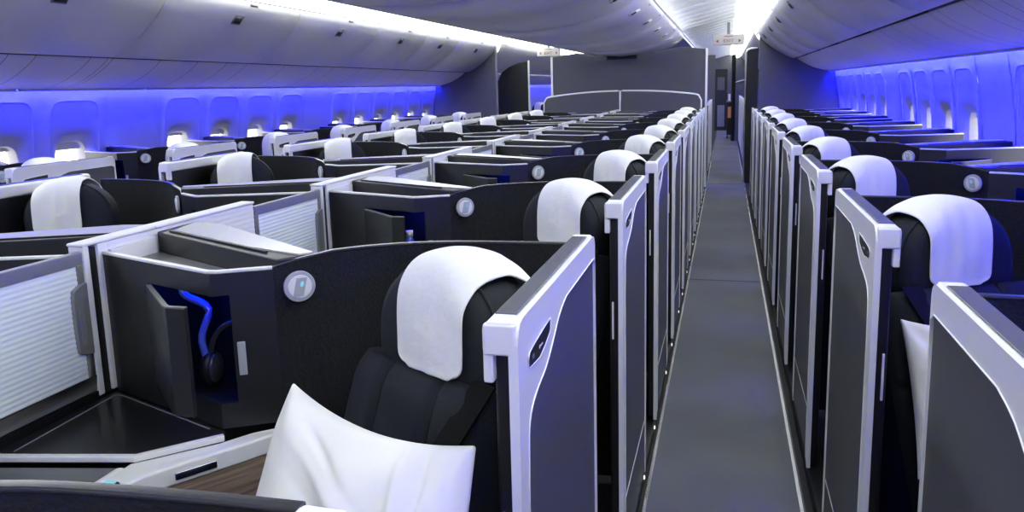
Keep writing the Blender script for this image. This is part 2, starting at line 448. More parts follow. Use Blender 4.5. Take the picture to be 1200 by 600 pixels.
def make_seat():
    global ORI
    ORI = (-.60, 1.05)
    r = empty('recliner', 0, 0)
    # headrest: lofted arch, rounded towards front and back
    HC = HB + (HT - HB) * .45
    prof = [(-.095, .70), (-.09, .84), (-.072, .94), (-.038, .99), (0, 1.), (.035, .98), (.058, .92), (.068, .80), (.073, .5), (.074, .15)]
    base = arch(HW, HB, HT); hc = HC
    hr = obj('headrest', MB().loft([[loch(HOFF + x * k, f, hc + (y - hc) * k) for x, y in base] for f, k in prof]), 'seat', r)
    # piping seam round the headrest side
    obj('headrest_piping', MB().tube([loch(HOFF + x * .985, .034, hc + (y - hc) * .985) for x, y in base[:23]], .0035, 6), 'seat', hr)
    # backrest: quilted grid
    def quilt(s, h):
        g = 0
        for c in (-.105, .04): g += math.exp(-((s - c) / .008) ** 2)
        for c in (-.12, -.30): g += math.exp(-((h - c) / .009) ** 2)
        return .045 - .016 * min(g, 1.3) - .08 * (abs(s + .035) / .215) ** 6
    m = MB(); ns, nh = 61, 60; loops = []
    for j in range(nh):
        h = -.44 + (.55) * j / (nh - 1)
        row = []
        for i in range(ns):
            s = -.25 + .43 * i / (ns - 1); edge = .02 * max(0, (h - .05) / .06) ** 2 if h > .05 else 0
            row.append(loc(s * (1 - .6 * edge), quilt(s, h) - edge, h))
        loops.append(row)
    m.loft(loops, caps=False, closed=False)
    back = [[loc(-.25 + .43 * i / 60, -.06, -.44) for i in range(61)], [loc(-.25 + .43 * i / 60, -.06, .11) for i in range(61)]]
    m.loft(back, caps=False, closed=False)
    for a, b in ((loops[0], back[0]), (loops[-1], back[1])): m.loft([a, b], caps=False, closed=False)
    m.loft([[l[0] for l in loops], [loc(-.25, -.06, -.44 + .55 * j / 59) for j in range(60)]], caps=False, closed=False)
    m.loft([[l[-1] for l in loops], [loc(.18, -.06, -.44 + .55 * j / 59) for j in range(60)]], caps=False, closed=False)
    br = obj('backrest', m, 'seat', r)
    m = MB()
    for hh in (-.12,):
        c = loc(-.105, .040, hh); m.tube([c - t2 * .012, c + t2 * .012], .0018, 6); m.tube([c - Ls * .016, c + Ls * .016], .0018, 6)
    obj('stitch_mark', m, 'silver', br)
    # shoulder belt lying across the backrest
    strip = []
    for k in range(9):
        u = k / 8
        strip.append(loc(.135 - .11 * u, .0, .12 - .46 * u))
    m = MB(); loops = []
    for k, p in enumerate(strip):
        u = k / 8; f = .047 + .008 * math.sin(u * PI) - .03 * max(0, .25 - u) / .25
        loops.append([p + t2 * -.026 + Ns * f, p + t2 * .026 + Ns * f, p + t2 * .026 + Ns * (f + .003), p + t2 * -.026 + Ns * (f + .003)])
    m.loft(loops, smooth=False)
    obj('seat_belt', m, 'belt', r)
    # cushion and base, laid along the seat axis
    o = Vector((S0.x, S0.y, 0)) + n2 * .12
    def slab(f0, f1, w, z0, z1):
        pts = [o + t2 * -w + n2 * f0, o + t2 * (w - .08) + n2 * f0, o + t2 * (w - .08) + n2 * f1, o + t2 * -w + n2 * f1]
        return MB().extrude([(p.x, p.y, z0) for p in pts], (0, 0, z1 - z0))
    obj('cushion', slab(.03, .47, .235, .40, .52), 'seat', r, bevel=.03, seg=4)
    obj('seat_base', slab(.04, .44, .20, .0, .40), 'darker', r, bevel=.01)
    return r

def make_cover():
    """white cloth folded over the headrest"""
    global ORI
    ORI = (-.50, 1.28)
    path = smooth_path([(.084, .108), (.085, .155), (.084, .205), (.078, .258), (.060, .295), (.030, .314), (-.02, .320), (-.06, .316), (-.100, .298), (-.122, .262)], 5)
    nv = len(path); nu = 33; rows = []
    for j, (f, h) in enumerate(path):
        v = j / (nv - 1); w = .086
        if v < .07: w *= math.sqrt(max(0, 1 - ((.07 - v) / .07) ** 2 * .30))
        if v > .7: w += .03 * ((v - .7) / .3) ** 1.3
        row = []
        for i in range(nu):
            s = -1 + 2 * i / (nu - 1); x = s * w + .005
            k = min(1, max(0, (v - .12) / .33)); k = k * k * (3 - 2 * k)
            drop = arch_drop(x) * .97
            ripple = .0014 * math.sin(7 * x * 20 + 3 * v) * (1 - abs(s)) + .0018 * math.sin(v * 14 + s * 3)
            ff = f + ripple - (1 - k) * .006 * (abs(x - HOFF) / HW) ** 4; hh = h - drop * k
            if v < .09: hh += .012 * max(0, abs(s) - .75) / .25 * (1 - v / .09)
            ff += .0018 * max(0, abs(s) - .86) / .14 + (.0018 if v < .03 else 0)
            ff += .0035 * math.exp(-((x + .012 - (h - .18) * .5) / .018) ** 2 - ((h - .175 + x * .35) / .006) ** 2)
            row.append(loch(x, ff, hh))
        rows.append(row)
    return obj('headrest_cover', MB().loft(rows, caps=False, closed=False), 'cloth', None, solid=.005, subsurf=1)

def make_divider():
    global ORI
    ORI = (-1.47, 1.45)
    r = empty('privacy_divider', 0, 0)
    m = MB().box(-1.492, -1.448, 1.402, 1.420, .79, 1.158).box(-1.492, -1.448, 1.446, 1.474, .79, 1.158)
    po = obj('divider_post', m, 'white', r, bevel=.003)
    obj('post_gap_fill', MB().box(-1.485, -1.456, 1.419, 1.447, .79, 1.15), 'darker', po)  # black fill in the gap between the two posts
    m = MB().box(-1.494, -1.446, 1.400, 1.640, 1.158, 1.166).box(-1.494, -1.446, 1.643, 2.082, 1.158, 1.166)
    obj('divider_cap', m, 'white', r, bevel=.003)
    def ribs(x0, x1, y0, y1, z0, z1, n, amp):
        m = MB(); prof = []
        for k in range(n * 4 + 1):
            z = z0 + (z1 - z0) * k / (n * 4); prof.append((z, amp * .5 * (1 - math.cos(2 * PI * k / 4))))
        for sx, x in ((1, x1), (-1, x0)):
            m.loft([[(x + sx * a, y0, z) for z, a in prof], [(x + sx * a, y1, z) for z, a in prof]], caps=False, closed=False)
        m.box(x0, x1, y0, y1, z0, z1)
        return m
    obj('fixed_panel', ribs(-1.488, -1.452, 1.474, 2.08, .79, 1.158, 24, .0012), 'white', r)
    sf = MB().box(-1.468, -1.450, .985, 1.400, 1.118, 1.148).box(-1.468, -1.450, .985, 1.400, .806, .842)
    sf.box(-1.468, -1.450, .985, 1.006, .842, 1.118).box(-1.468, -1.450, 1.382, 1.400, .842, 1.118)
    sc = obj('sliding_screen', ribs(-1.463, -1.455, 1.003, 1.384, .84, 1.12, 23, .0016), 'rib', r)
    obj('screen_frame', sf, 'midgrey', sc, bevel=.003)
    hp = smooth_path([(1.392, 1.075), (1.372, 1.068), (1.358, 1.048), (1.358, .93), (1.366, .908), (1.392, .900)], 4) + [(1.400, .900), (1.400, 1.075)]
    obj('screen_handle', MB().extrude([(-1.444, y, z) for y, z in hp], (-.026, 0, 0)), 'midgrey', sc, bevel=.003)
    obj('handle_grip', MB().box(-1.4455, -1.443, 1.368, 1.385, .93, 1.045), 'grey', sc, bevel=.003)
    obj('screen_track', MB().box(-1.492, -1.449, .984, 1.401, .77, .804), 'darker', r)
    obj('divider_base', MB().box(-1.490, -1.450, .984, .984 + P - .001, .0, .77), 'dark', r)
    return r

# ------------------------------------------------------------------ placing rows
ORD = ['first', 'second', 'third', 'fourth', 'fifth', 'sixth', 'seventh', 'eighth', 'ninth', 'tenth', 'eleventh', 'twelfth']
SHIFT = {'CR': 0., 'CL': -.05, 'RW': .80, 'LW': .76}
WHERE = {'CR': 'centre block beside carpeted aisle', 'CL': 'centre block beyond white divider',
         'RW': 'right window column', 'LW': 'left window column'}
GRP = {'CR': 'centre block beside the aisle', 'CL': 'centre block beyond the divider', 'RW': 'right window column', 'LW': 'left window column'}
def xpos(col, ox): return {'CR': ox, 'LW': ox - 2.99, 'RW': .05 - ox, 'CL': -2.94 - ox}[col]
def rows(maker, plan, noun, cat, group):
    """plan: {column: [row numbers]}; one prototype per handedness, each copied to its rows"""
    global H
    made = {}
    for hand, cols in ((1, ('CR', 'LW')), (-1, ('RW', 'CL'))):
        H = hand; proto = None
        for c in cols:
            for q, k in enumerate(plan.get(c, [])):
                if proto is None: proto = maker(); o = proto; ori = ORI
                else: o = copy_tree(proto)
                o.location = (xpos(c, ori[0]), ori[1] + SHIFT[c] + k * P, 0)
                tag(o, f'{ORD[q]} {noun} from the camera, {WHERE[c]}', cat, f'{group}, {GRP[c]}')
                made[c, k] = o
    H = 1
    return made

R_ = lambda a, b: list(range(a, b + 1))
shells = rows(make_shell, {'CR': R_(-1, 8), 'RW': R_(-1, 7), 'CL': R_(0, 8), 'LW': R_(1, 7)}, 'black suite shell', 'seat suite', 'suite shells')
doors = rows(make_door, {'CR': R_(-1, 8), 'RW': R_(-1, 7), 'CL': R_(1, 8), 'LW': R_(1, 7)}, 'grey silver-framed sliding door', 'sliding door', 'suite doors')
seats = rows(make_seat, {'CR': R_(0, 8), 'RW': R_(0, 7), 'CL': R_(1, 8), 'LW': R_(1, 7)}, 'dark navy reclining seat', 'seat', 'suite seats')
covers = rows(make_cover, {'CR': R_(0, 8), 'RW': R_(0, 7), 'CL': R_(1, 8), 'LW': R_(1, 7)}, 'white cloth headrest cover', 'headrest cover', 'headrest covers')
dp = None
for q, k in enumerate(R_(0, 8)):
    if dp is None: dp = make_divider(); o = dp
    else: o = copy_tree(dp)
    o.location = (-1.47, 1.45 + k * P, 0)
    tag(o, f'{ORD[q]} white divider section with ribbed screen from the camera, between centre seats', 'privacy divider', 'centre divider sections')

# doors of the next cabin, seen down the aisle past the bulkhead
for c, ks, w in (('CR', R_(11, 13), 'left'), ('RW', R_(10, 16), 'right')):
    src = doors[c, 0]
    for q, k in enumerate(ks):
        o = copy_tree(src); o.location = (xpos(c, -.29), 1.26 + SHIFT[c] + k * P, 0)
        tag(o, f'{ORD[q]} distant sliding door past the bulkhead on the {w} side of the aisle', 'sliding door', f'distant suite doors, {w} side of the aisle')

# ------------------------------------------------------------------ pillows, headphones, bottle
def make_pillow(name, TLc, TRc, BLc, BRc, thick, seed):
    rnd = random.Random(seed)
    TLc, TRc, BLc, BRc = map(Vector, (TLc, TRc, BLc, BRc))
    nrm = (TRc - TLc).cross(BLc - TLc).normalized()
    if nrm.y > 0: nrm = -nrm
    N = 73; fr, bk = [], []
    ph = [rnd.uniform(0, 6) for _ in range(8)]
    for j in range(N):
        v = j / (N - 1); a, b = [], []
        for i in range(N):
            u = i / (N - 1)
            p = TLc.lerp(TRc, u).lerp(BLc.lerp(BRc, u), v)
            U, V = 2 * u - 1, 2 * v - 1
            # sides bow inwards between the pointed corners
            pin = .055
            cx = TLc.lerp(TRc, .5).lerp(BLc.lerp(BRc, .5), v); cy = TLc.lerp(BLc, .5).lerp(TRc.lerp(BRc, .5), u)
            p = p + (cx - p) * pin * (1 - V * V) * U * U + (cy - p) * (pin * 2.2) * (1 - U * U) * V * V
            puff = max(0, (1 - abs(U) ** 2.6) * (1 - abs(V) ** 2.6)) ** .5
            wr = .012 * math.sin(5 * U + 3 * V + ph[0]) * math.sin(3.5 * V - 2 * U + ph[1]) + .006 * math.sin(11 * U - 8 * V + ph[2]) * (abs(U) ** 2 + .2) + .005 * math.sin(14 * V + 9 * U * U + ph[3]) * (.15 + abs(V) ** 2)
            for (c0, sl, wd, am) in ((.70, .14, .045, .016), (.82, .12, .04, -.020), (.92, .05, .03, .012)): wr += .7 * am * math.exp(-((U - c0 - sl * V) / wd) ** 2)
            for (c0, sl, wd, am, uc) in ((-.72, .45, .035, -.012, -.2), (-.5, .38, .04, .010, .0), (-.3, .30, .035, -.010, .25), (.0, .22, .04, .009, -.3), (.3, .15, .04, -.009, .1), (.55, .1, .045, .009, -.1)):
                wr += .55 * am * math.exp(-((V - c0 - sl * (U - uc)) / wd) ** 2) * math.exp(-((U - uc) / .45) ** 2)
            e = .004
            a.append(p + nrm * (e + (thick * .62 + wr) * puff)); b.append(p - nrm * (e + (thick * .38) * puff))
        fr.append(a); bk.append(b)
    m = MB(); m.loft(fr, caps=False, closed=False); m.loft(bk, caps=False, closed=False)
    ring = lambda g: g[0] + [r[-1] for r in g[1:]] + g[-1][-2::-1] + [r[0] for r in g[-2:0:-1]]
    m.loft([ring(fr), ring(bk)], caps=False)
    o = obj(name, m, 'pillow', None, local=False, subsurf=1)
    return o
pw = make_pillow('pillow', (-.715, 1.10, 1.005), (-.332, .95, 1.003), (-.66, .74, .60), (-.285, .60, .60), .15, 3)
tag(pw, 'large white pillow propped on the nearest centre seat', 'pillow')
pw = make_pillow('pillow', (.405, 1.90, .94), (.70, 1.90, .95), (.425, 1.74, .62), (.72, 1.74, .63), .10, 8)
tag(pw, 'white pillow on the nearest right-hand seat, half hidden by the door', 'pillow')

ORI = (-1.06, 1.42)
hp_ = empty('headphones', -1.06, 1.42, 0)
band = [(-1.13 + .0, 1.44, .90)] ; band = [(-1.068 + .060 * math.cos(a), 1.43 + .02 * math.cos(a), .905 + .085 * math.sin(a)) for a in [PI * k / 16 for k in range(17)]]
obj('headband', MB().tube(band, .0075, 8), 'rim', hp_)
for s in (-1, 1):
    x = -1.068 + .060 * s
    e = obj('ear_cup', MB().ellipsoid((x, 1.43 + .02 * s, .885), .020, .034, .040), 'darker', hp_)
    obj('ear_pad', MB().ellipsoid((x - .014 * s, 1.43 + .02 * s, .885), .012, .030, .036), 'rim', e)
obj('headphone_cable', MB().tube(smooth_path([(-1.12, 1.41, .86), (-1.14, 1.40, .95), (-1.13, 1.42, 1.02), (-1.17, 1.40, 1.055), (-1.18, 1.40, 1.075)], 5), .009, 8), 'bluelit', hp_)
tag(hp_, 'black headphones with cable inside the open cabinet of the nearest centre suite', 'headphones')

def make_bottle(x, y, z0):
    global ORI
    ORI = (x, y)
    r = empty('water_bottle', x, y, 0)
    prof = [(.001, 0), (.024, .002), (.027, .01), (.027, .035), (.025, .04), (.027, .045), (.027, .10), (.022, .118), (.012, .135), (.011, .15)]
    m = MB(); m.loft([[(x + rr * math.cos(2 * PI * k / 20), y + rr * math.sin(2 * PI * k / 20), z0 + h) for k in range(20)] for rr, h in prof])
    obj('bottle_body', m, 'bluelit', r)
    obj('bottle_label', MB().tube([(x, y, z0 + .05), (x, y, z0 + .09)], .0275, 20), 'bottlecap', r)
    obj('bottle_cap', MB().tube([(x, y, z0 + .145), (x, y, z0 + .165)], .013, 16), 'bottlecap', r)
    return r
tag(make_bottle(-1.085, 1.37 + P, .842), 'small water bottle in the open cabinet of the second centre suite', 'bottle')
ORI = (0, 0)

# ------------------------------------------------------------------ cabin shell
Y0, Y1, YE = -5.0, 11.2, 27.0
def UZ(u, z, side):    # half section to world; the upper cabin leans by a hair, as in the photograph
    x = XC + side * u
    return x, z + .0095 * side * u
def wall_u(z):
    pts = [(0, 2.80), (.5, 2.93), (.9, 2.972), (1.2, 2.95), (1.45, 2.912), (1.62, 2.878), (1.75, 2.84)]
    for (a, ua), (b, ub) in zip(pts, pts[1:]):
        if z <= b: return ua + (ub - ua) * (z - a) / (b - a)
    return pts[-1][1]
BIN = smooth_path([(1.93, 2.215), (1.897, 2.20), (1.890, 2.165), (1.90, 2.125), (1.945, 2.06), (2.05, 1.965), (2.18, 1.875), (2.29, 1.815), (2.345, 1.795), (2.385, 1.798)], 4)
PSU = smooth_path([(2.40, 1.80), (2.41, 1.775), (2.50, 1.715), (2.62, 1.655), (2.74, 1.618), (2.79, 1.609), (2.812, 1.606)], 4)
def sweep(prof, side, y0, y1, ny=1, du=0.):
    loops = []
    for k in range(ny + 1):
        y = y0 + (y1 - y0) * k / ny
        loops.append([(UZ(u + du, z, side)[0], y, UZ(u + du, z, side)[1]) for u, z in prof])
    return MB().loft(loops, caps=False, closed=False)

PITCH = .5525
win_c = [4.32 + PITCH * j for j in range(-17, 13)]
blank = {-14, -9, -4, 1, 6}
NL = 56
def sq(a, ex):
    c, s = math.cos(a), math.sin(a)
    if ex is None:
        k = max(abs(c), abs(s)); return c / k, s / k
    return math.copysign(abs(c) ** (2 / ex), c), math.copysign(abs(s) ** (2 / ex), s)
angs = [2 * PI * (k + 0) / NL for k in range(NL)]
def wloop(side, cy, hw, z0, z1, ex, depth):
    zc, hz = (z0 + z1) / 2, (z1 - z0) / 2; out = []
    for a in angs:
        p, q = sq(a, ex); z = zc + hz * q; y = cy + hw * p
        x, zz = UZ(wall_u(z) + depth, z, side); out.append((x, y, zz))
    return out
wn = 0
for side, nm in ((-1, 'left'), (1, 'right')):
    m = MB()
    zs = [0, .5, .80]; zt = [1.56, 1.62, 1.72]
    def strip(y0, y1, zl):
        m.loft([[(UZ(wall_u(z), z, side)[0], y, UZ(wall_u(z), z, side)[1]) for z in zl] for y in (y0, y1)], caps=False, closed=False)
    strip(win_c[0] - PITCH / 2, win_c[-1] + PITCH / 2, zs); strip(win_c[0] - PITCH / 2, win_c[-1] + PITCH / 2, zt)
    strip(win_c[-1] + PITCH / 2, YE, [0, .5, .9, 1.2, 1.45, 1.62, 1.72])
    for j, c in zip(range(-17, 13), win_c):
        if j in blank or c < 2.0:
            strip(c - PITCH / 2, c + PITCH / 2, [.80, .9, 1.2, 1.45, 1.56]); continue
        hw = PITCH / 2
        loops = [wloop(side, c, hw, .80, 1.56, None, 0), wloop(side, c, .219, .826, 1.529, 6, 0), wloop(side, c, .216, .829, 1.526, 6, -.0035),
                 wloop(side, c, .211, .834, 1.521, 6, -.0035), wloop(side, c, .207, .838, 1.517, 6, .003), wloop(side, c, .203, .842, 1.513, 6, .0035),
                 wloop(side, c, .190, .846, 1.34, 5, .004), wloop(side, c, .178, .850, 1.305, 4.5, .008), wloop(side, c, .158, .858, 1.278, 4, .019), wloop(side, c, .134, .870, 1.245, 3.6, .042)]
        for a, b in zip(loops, loops[1:]): m.loft([a, b], caps=False, smooth=True)
        wn += 1
        w = struct(f'window_{wn}', MB().loft([loops[-1], wloop(side, c, .128, .875, 1.238, 3.6, .062), wloop(side, c, .122, .88, 1.232, 3.6, .105)], caps=False), 'wall')
        sm = MB(); lp = wloop(side, c, .124, 1.197 + .022 * ((j * 7) % 3 - 1) * .6, 1.236, 9, .078); sm.add(lp, [range(NL)])
        obj('window_shade', sm, 'shade', w, local=False, solid=.004)
        pm = MB(); lp = wloop(side, c, .1215, .881, 1.231, 3.6, .101); pm.add(lp, [range(NL)])
        obj('window_pane', pm, 'pane', w, local=False)
    # joints between sidewall panels
    struct(f'wall_{nm}', m, 'wall')
    jm = MB()
    for j, c in zip(range(-17, 13), win_c):
        if j in blank or (j + 1) in blank or j % 2 == 0:
            y = c + PITCH / 2
            jm.loft([[(UZ(wall_u(z) - .003, z, side)[0], yy, UZ(wall_u(z), z, side)[1]) for z in (.8, 1.2, 1.4, 1.6)] for yy in (y - .012, y - .006, y + .006, y + .012)], caps=False, closed=False)
    struct(f'trim_{1 if side < 0 else 2}', jm, 'wall')
    # service panel under the bins, with the blue light line at its outer edge
    struct(f'trim_{3 if side < 0 else 4}', sweep(PSU, side, Y0, YE), 'psu', solid=.006)
    lm = MB(); hm = MB()
    loop = [(2.812, 1.5905), (2.824, 1.6025)]
    y = Y0
    while y < YE - .2:
        e = min(y + 1.10, YE)
        lm.loft([[(UZ(u, z, side)[0], yy, UZ(u, z, side)[1]) for u, z in loop] for yy in (y, e - .012)], smooth=False, caps=False, closed=False)
        hm.loft([[(UZ(u, z, side)[0], yy, UZ(u, z, side)[1]) for u, z in ((2.806, 1.588), (2.811, 1.588), (2.822, 1.604), (2.810, 1.609))] for yy in (y, e - .012)], smooth=False)
        y += 1.10
    struct(f'trim_{17 if side < 0 else 18}', hm, 'bin')
    t = obj('led_strip', lm, 'led' if side > 0 else 'led_far', None, local=False)
    tag(t, f'thin blue light strip along the top of the {nm} window wall', 'light strip')
    # ceiling light cove above the aisle
    CV = [(1.593, 2.415), (1.68, 2.395), (1.80, 2.32), (1.888, 2.205)]
    cm = sweep(CV, side, Y0, Y1 + .05); cm2 = sweep(CV, side, Y1 + .4, YE)
    cm.add(cm2.v, cm2.f)
    up = sweep([(.775, 2.186), (.830, 2.182)], side, Y0, Y1)
    cm.add(up.v, up.f, 1)
    t = obj('cove_light', cm, ['cove', 'cove_up'], None, local=False, solid=.008)
    tag(t, f'long white ceiling light strip above the {nm} aisle', 'ceiling light')

# overhead bins along the sides
def bin_things():
    for side, nm in ((-1, 'left'), (1, 'right')):
        seams = [-5., -2.0, -.4, 1.1, 2.6, 4.1, 5.65, 7.13, 8.4, 9.5, 11.2] if side < 0 else [-5., -2.0, -.4, 1.1, 2.6, 4.1, 5.6, 7.1, 8.45, 9.7, 11.2]
        q = 0
        for a, b in zip(seams, seams[1:]):
            if b < (3. if side < 0 else 4.): 
                struct(f'ceiling_{nm}_{len(bpy.data.objects)}', sweep(BIN, side, a + .003, b - .003), 'bin', solid=.01); continue
            c = (a + b) / 2
            global ORI
            ORI = (0, 0)
            x0, z0 = UZ(2.1, 1.9, side)
            r = empty('overhead_bin', 0, 0)
            k = 10
            obj('bin_door', sweep(BIN[:-2], side, a + .006, b - .006), 'bin', r, solid=.012)
            obj('bin_lip', sweep(BIN[-3:], side, a, b), 'bin', r, solid=.008)
            obj('seam_backing', sweep(BIN[:-2], side, a + .001, b - .001, du=.02), 'darker', r)  # dark sheet added behind the door so its seams read black
            x_, z_ = UZ(2.394, 1.792, side); obj('lip_shadow_line', MB().tube([(x_, a, z_), (x_, b, z_)], .008, 8), 'darker', r)  # dark tube stands in for the shadow gap under the bin lip
            i = 14; (u, z), (u2, z2) = BIN[i], BIN[i + 3]
            lm = sweep([(u - .009, z - .009), (u2 - .009, z2 - .009)], side, c - .05, c + .05)
            obj('bin_latch', lm, 'grey', r, solid=.004)
            lm = sweep([(u - .012 + (u2 - u) * .3, z - .012 + (z2 - z) * .3), (u - .012 + (u2 - u) * .85, z - .012 + (z2 - z) * .85)], side, c - .038, c + .038)
            obj('latch_recess', lm, 'darker', r, solid=.004)
            (u, z), (u2, z2) = BIN[6], BIN[8]
            obj('row_marker', sweep([(u - .008, z - .004), (u2 - .008, z2 - .004)], side, c + .10, c + .19), 'grey', r, solid=.003)
            tag(r, f'{ORD[q]} curved overhead bin from the camera above the {nm} windows', 'overhead bin', f'overhead bins above the {nm} windows'); q += 1
bin_things()
for side, nm in ((-1, 'left'), (1, 'right')):
    struct(f'ceiling_beyond_{nm}', sweep(BIN, side, Y1 + .06, YE, du=-.05), 'bin', solid=.01)

# central overhead bins
CB = smooth_path([(0, 1.925), (.30, 1.943), (.50, 1.978), (.66, 2.022), (.765, 2.065), (.83, 2.112), (.862, 2.15), (.868, 2.19)], 4)
CBF = [(-u, z) for u, z in CB[::-1]] + CB[1:]
seg = [-5., 1.6, 3.62, 5.64, 7.66, 9.68, 11.3]
q = 0
for a, b in zip(seg, seg[1:]):
    r = empty('centre_bin', 0, 0)
    obj('bin_shell', sweep(CBF, 1, a + .003, b - .003), 'bin', r, solid=.012)
    for s in (-1, 1):
        for c in ((a + b) / 2 - .5, (a + b) / 2 + .5):
            if c < 4: continue
            i = [k for k in range(len(CB)) if CB[k][0] >= .70][0]
            (u, z), (u2, z2) = CB[i], CB[i + 4]
            lt = obj('latch', sweep([(s * (u + .006), z - .010), (s * (u2 + .006), z2 - .010)], 1, c - .06, c + .06), 'white', r, solid=.005)
            obj('latch_recess', sweep([(s * (u * .8 + u2 * .2 + .008), z * .8 + z2 * .2 - .013), (s * (u * .35 + u2 * .65 + .008), z * .35 + z2 * .65 - .013)], 1, c - .035, c + .035), 'darker', lt, solid=.004)
            (u, z) = CB[-7]
            obj('row_marker', sweep([(s * (u + .008), z - .004), (s * (u + .014), z + .008)], 1, c + .22, c + .27), 'grey', r, solid=.003)
    if b > 3:
        tag(r, f'{ORD[q]} segment of the wide central ceiling bin from the camera', 'overhead bin', 'central ceiling bins'); q += 1
    else: tag(r, 'central ceiling bin segment over the camera position', 'overhead bin', 'central ceiling bins')
em = MB().box(XC - .22, XC + .22, Y1 + .02, Y1 + .09, 1.88, 1.935)
tag(obj('bin_end_bracket', em, 'black', None, local=False, bevel=.01), 'black bracket under the far end of the central ceiling bin', 'bracket')

# aisle ceilings, one above each aisle, and the roof above everything
for side, nm in ((-1, 'left'), (1, 'right')):
    cp = smooth_path([(.862, 2.235), (.90, 2.262), (1.05, 2.30), (1.25, 2.345), (1.45, 2.395), (1.588, 2.415)], 3)
    ys = [Y0 + .52 * k for k in range(int((YE - Y0) / .52) + 1)]
    m = MB()
    for a in ys:
        s_ = sweep(cp, side, a + .004, min(a + .516, YE)); m.add(s_.v, s_.f, 0, True)
    struct('ceiling_aisle_' + nm, m, 'ceil', solid=.006)
    rm = sweep([(.868, 2.176), (.877, 2.188), (.873, 2.202)], side, Y0, YE)
    struct('trim_%d' % (5 if side < 0 else 6), rm, 'grey', solid=.006)
    bt = sweep([(1.886, 2.198), (1.91, 2.215), (1.94, 2.225)], side, Y0, YE)
    struct('trim_%d' % (7 if side < 0 else 8), bt, 'midgrey', solid=.006)
struct('ceiling', MB().box(XC - 3.1, XC + 3.1, Y0, YE, 2.46, 2.50), 'ceil')
struct('ceiling_centre_beyond', MB().box(XC - .87, XC + .87, 11.45, YE, 2.15, 2.23), 'ceil')

# floor
struct('floor', MB().box(XC - 3.1, XC + 3.1, Y0, YE, -.08, -.012), 'underfloor')
m = MB().box(-.262, .298, Y0, YE, -.012, 0, 0)
for y in (5.88, 11.75): m.box(-.25, .285, y - .012, y + .012, 0, .0015, 1)
struct('floor_aisle_right', m, ['floor', 'seam'])
struct('floor_aisle_left', MB().box(-3.24, -2.68, Y0, YE, -.012, 0), 'floor')
for n_, x in enumerate((-.254, .283, -3.225, -2.69)):
    struct(f'trim_{9 + n_}', MB().box(x - .006, x + .006, Y0, 11.2, 0, .012), 'rail')
struct('trim_13', MB().box(-.260, -.248, 12.2, 24, 0, .012), 'rail'); struct('trim_14', MB().box(.277, .289, 12.2, 24, 0, .012), 'rail')

# closing walls
struct('wall_front', MB().box(XC - 3.1, XC + 3.1, Y0 - .05, Y0, 0, 2.50), 'endwall')
struct('wall_rear', MB().box(XC - 3.1, XC + 3.1, YE, YE + .05, 0, 2.50), 'bulk')

# ------------------------------------------------------------------ bulkheads
def bulk_profile(side, u0, y, th, top0=2.10):
    pr = [(u0, 0), (u0, top0)] + [(u, z - .002) for u, z in BIN if u > u0 + .03 and z < top0 - .01] + [(u, z) for u, z in PSU[2:]] + [(2.878, 1.60), (2.95, 1.2), (2.97, .9), (2.93, .5), (2.80, 0)]
    return MB().extrude([(UZ(u, z, side)[0], y, UZ(u, z, side)[1]) for u, z in pr], (0, th, 0))
for side, nm, u0 in ((-1, 'left', 1.90), (1, 'right', 1.905)):
    r = empty('bulkhead', UZ(2.4, 0, side)[0], Y1, 0); ORI = (r.location.x, Y1)
    obj('bulkhead_panel', bulk_profile(side, u0, Y1 - .012, .05), 'bulk', r)
    x = UZ(u0, 0, side)[0]
    obj('edge_trim', MB().box(x - .008, x + .008, Y1 - .018, Y1 + .045, .0, 2.14), 'midgrey', r) if side < 0 else None
    tag(r, f'dark grey bulkhead closing the {nm} window column', 'bulkhead')
ORI = (0, 0)
# centre bulkhead with low curved rail panel in front
YB = 11.36
r = empty('bulkhead', XC, YB); ORI = (XC, YB)
top = [(-2.53, 1.945), (-2.16, 1.995), (-1.95, 1.975), (-1.70, 1.935), (-1.22, 1.935), (-.98, 1.965), (-.80, 2.005), (-.645, 2.03), (-.27, 1.985)]
m = MB().extrude([(-2.53, YB, 0)] + [(x, YB, z) for x, z in top] + [(-.27, YB, 0)], (0, .05, 0))
obj('bulkhead_panel', m, 'bulk', r)
for x in (-2.538, -.276):
    obj('edge_trim', MB().box(x - .016, x + .016, YB - .012, YB + .062, 0, 1.955 if x < -1 else 1.995), 'white', r, bevel=.004)
tag(r, 'wide dark grey bulkhead behind the centre seats, white edges', 'bulkhead')
YR = 11.06
for s, (xa, xb), lab in ((-1, (-2.60, XC - .006), 'left'), (1, (XC + .006, -.335), 'right')):
    r = empty('rail_panel', (xa + xb) / 2, YR); ORI = ((xa + xb) / 2, YR)
    def top_z(x):
        t = abs(x - XC) / 1.15; return 1.425 - .085 * t ** 2.2
    xs = [xa + (xb - xa) * k / 30 for k in range(31)]
    xo = xa if s < 0 else xb
    pts = [(x, top_z(x)) for x in xs]
    # round the outer top corner
    def rnd_(x, z):
        d = abs(x - xo); return z - (.07 - math.sqrt(max(0, .07 ** 2 - max(0, .07 - d) ** 2)))
    pts = [(x, rnd_(x, z)) for x, z in pts]
    obj('rail_infill', MB().extrude([(pts[0][0], YR, .02)] + [(x, YR, z) for x, z in pts] + [(pts[-1][0], YR, .02)], (0, .02, 0)), 'bulk', r)
    obj('curved_rail', MB().tube([(pts[0][0], YR + .01, .02)] + [(x, YR + .01, z) for x, z in pts] + [(pts[-1][0], YR + .01, .02)], .014, 10), 'silver', r)
    tag(r, f'low dark panel with curved silver rail, {lab} half, behind the last centre seats', 'partition', 'low rail panels at the rear bulkhead')
ORI = (0, 0)

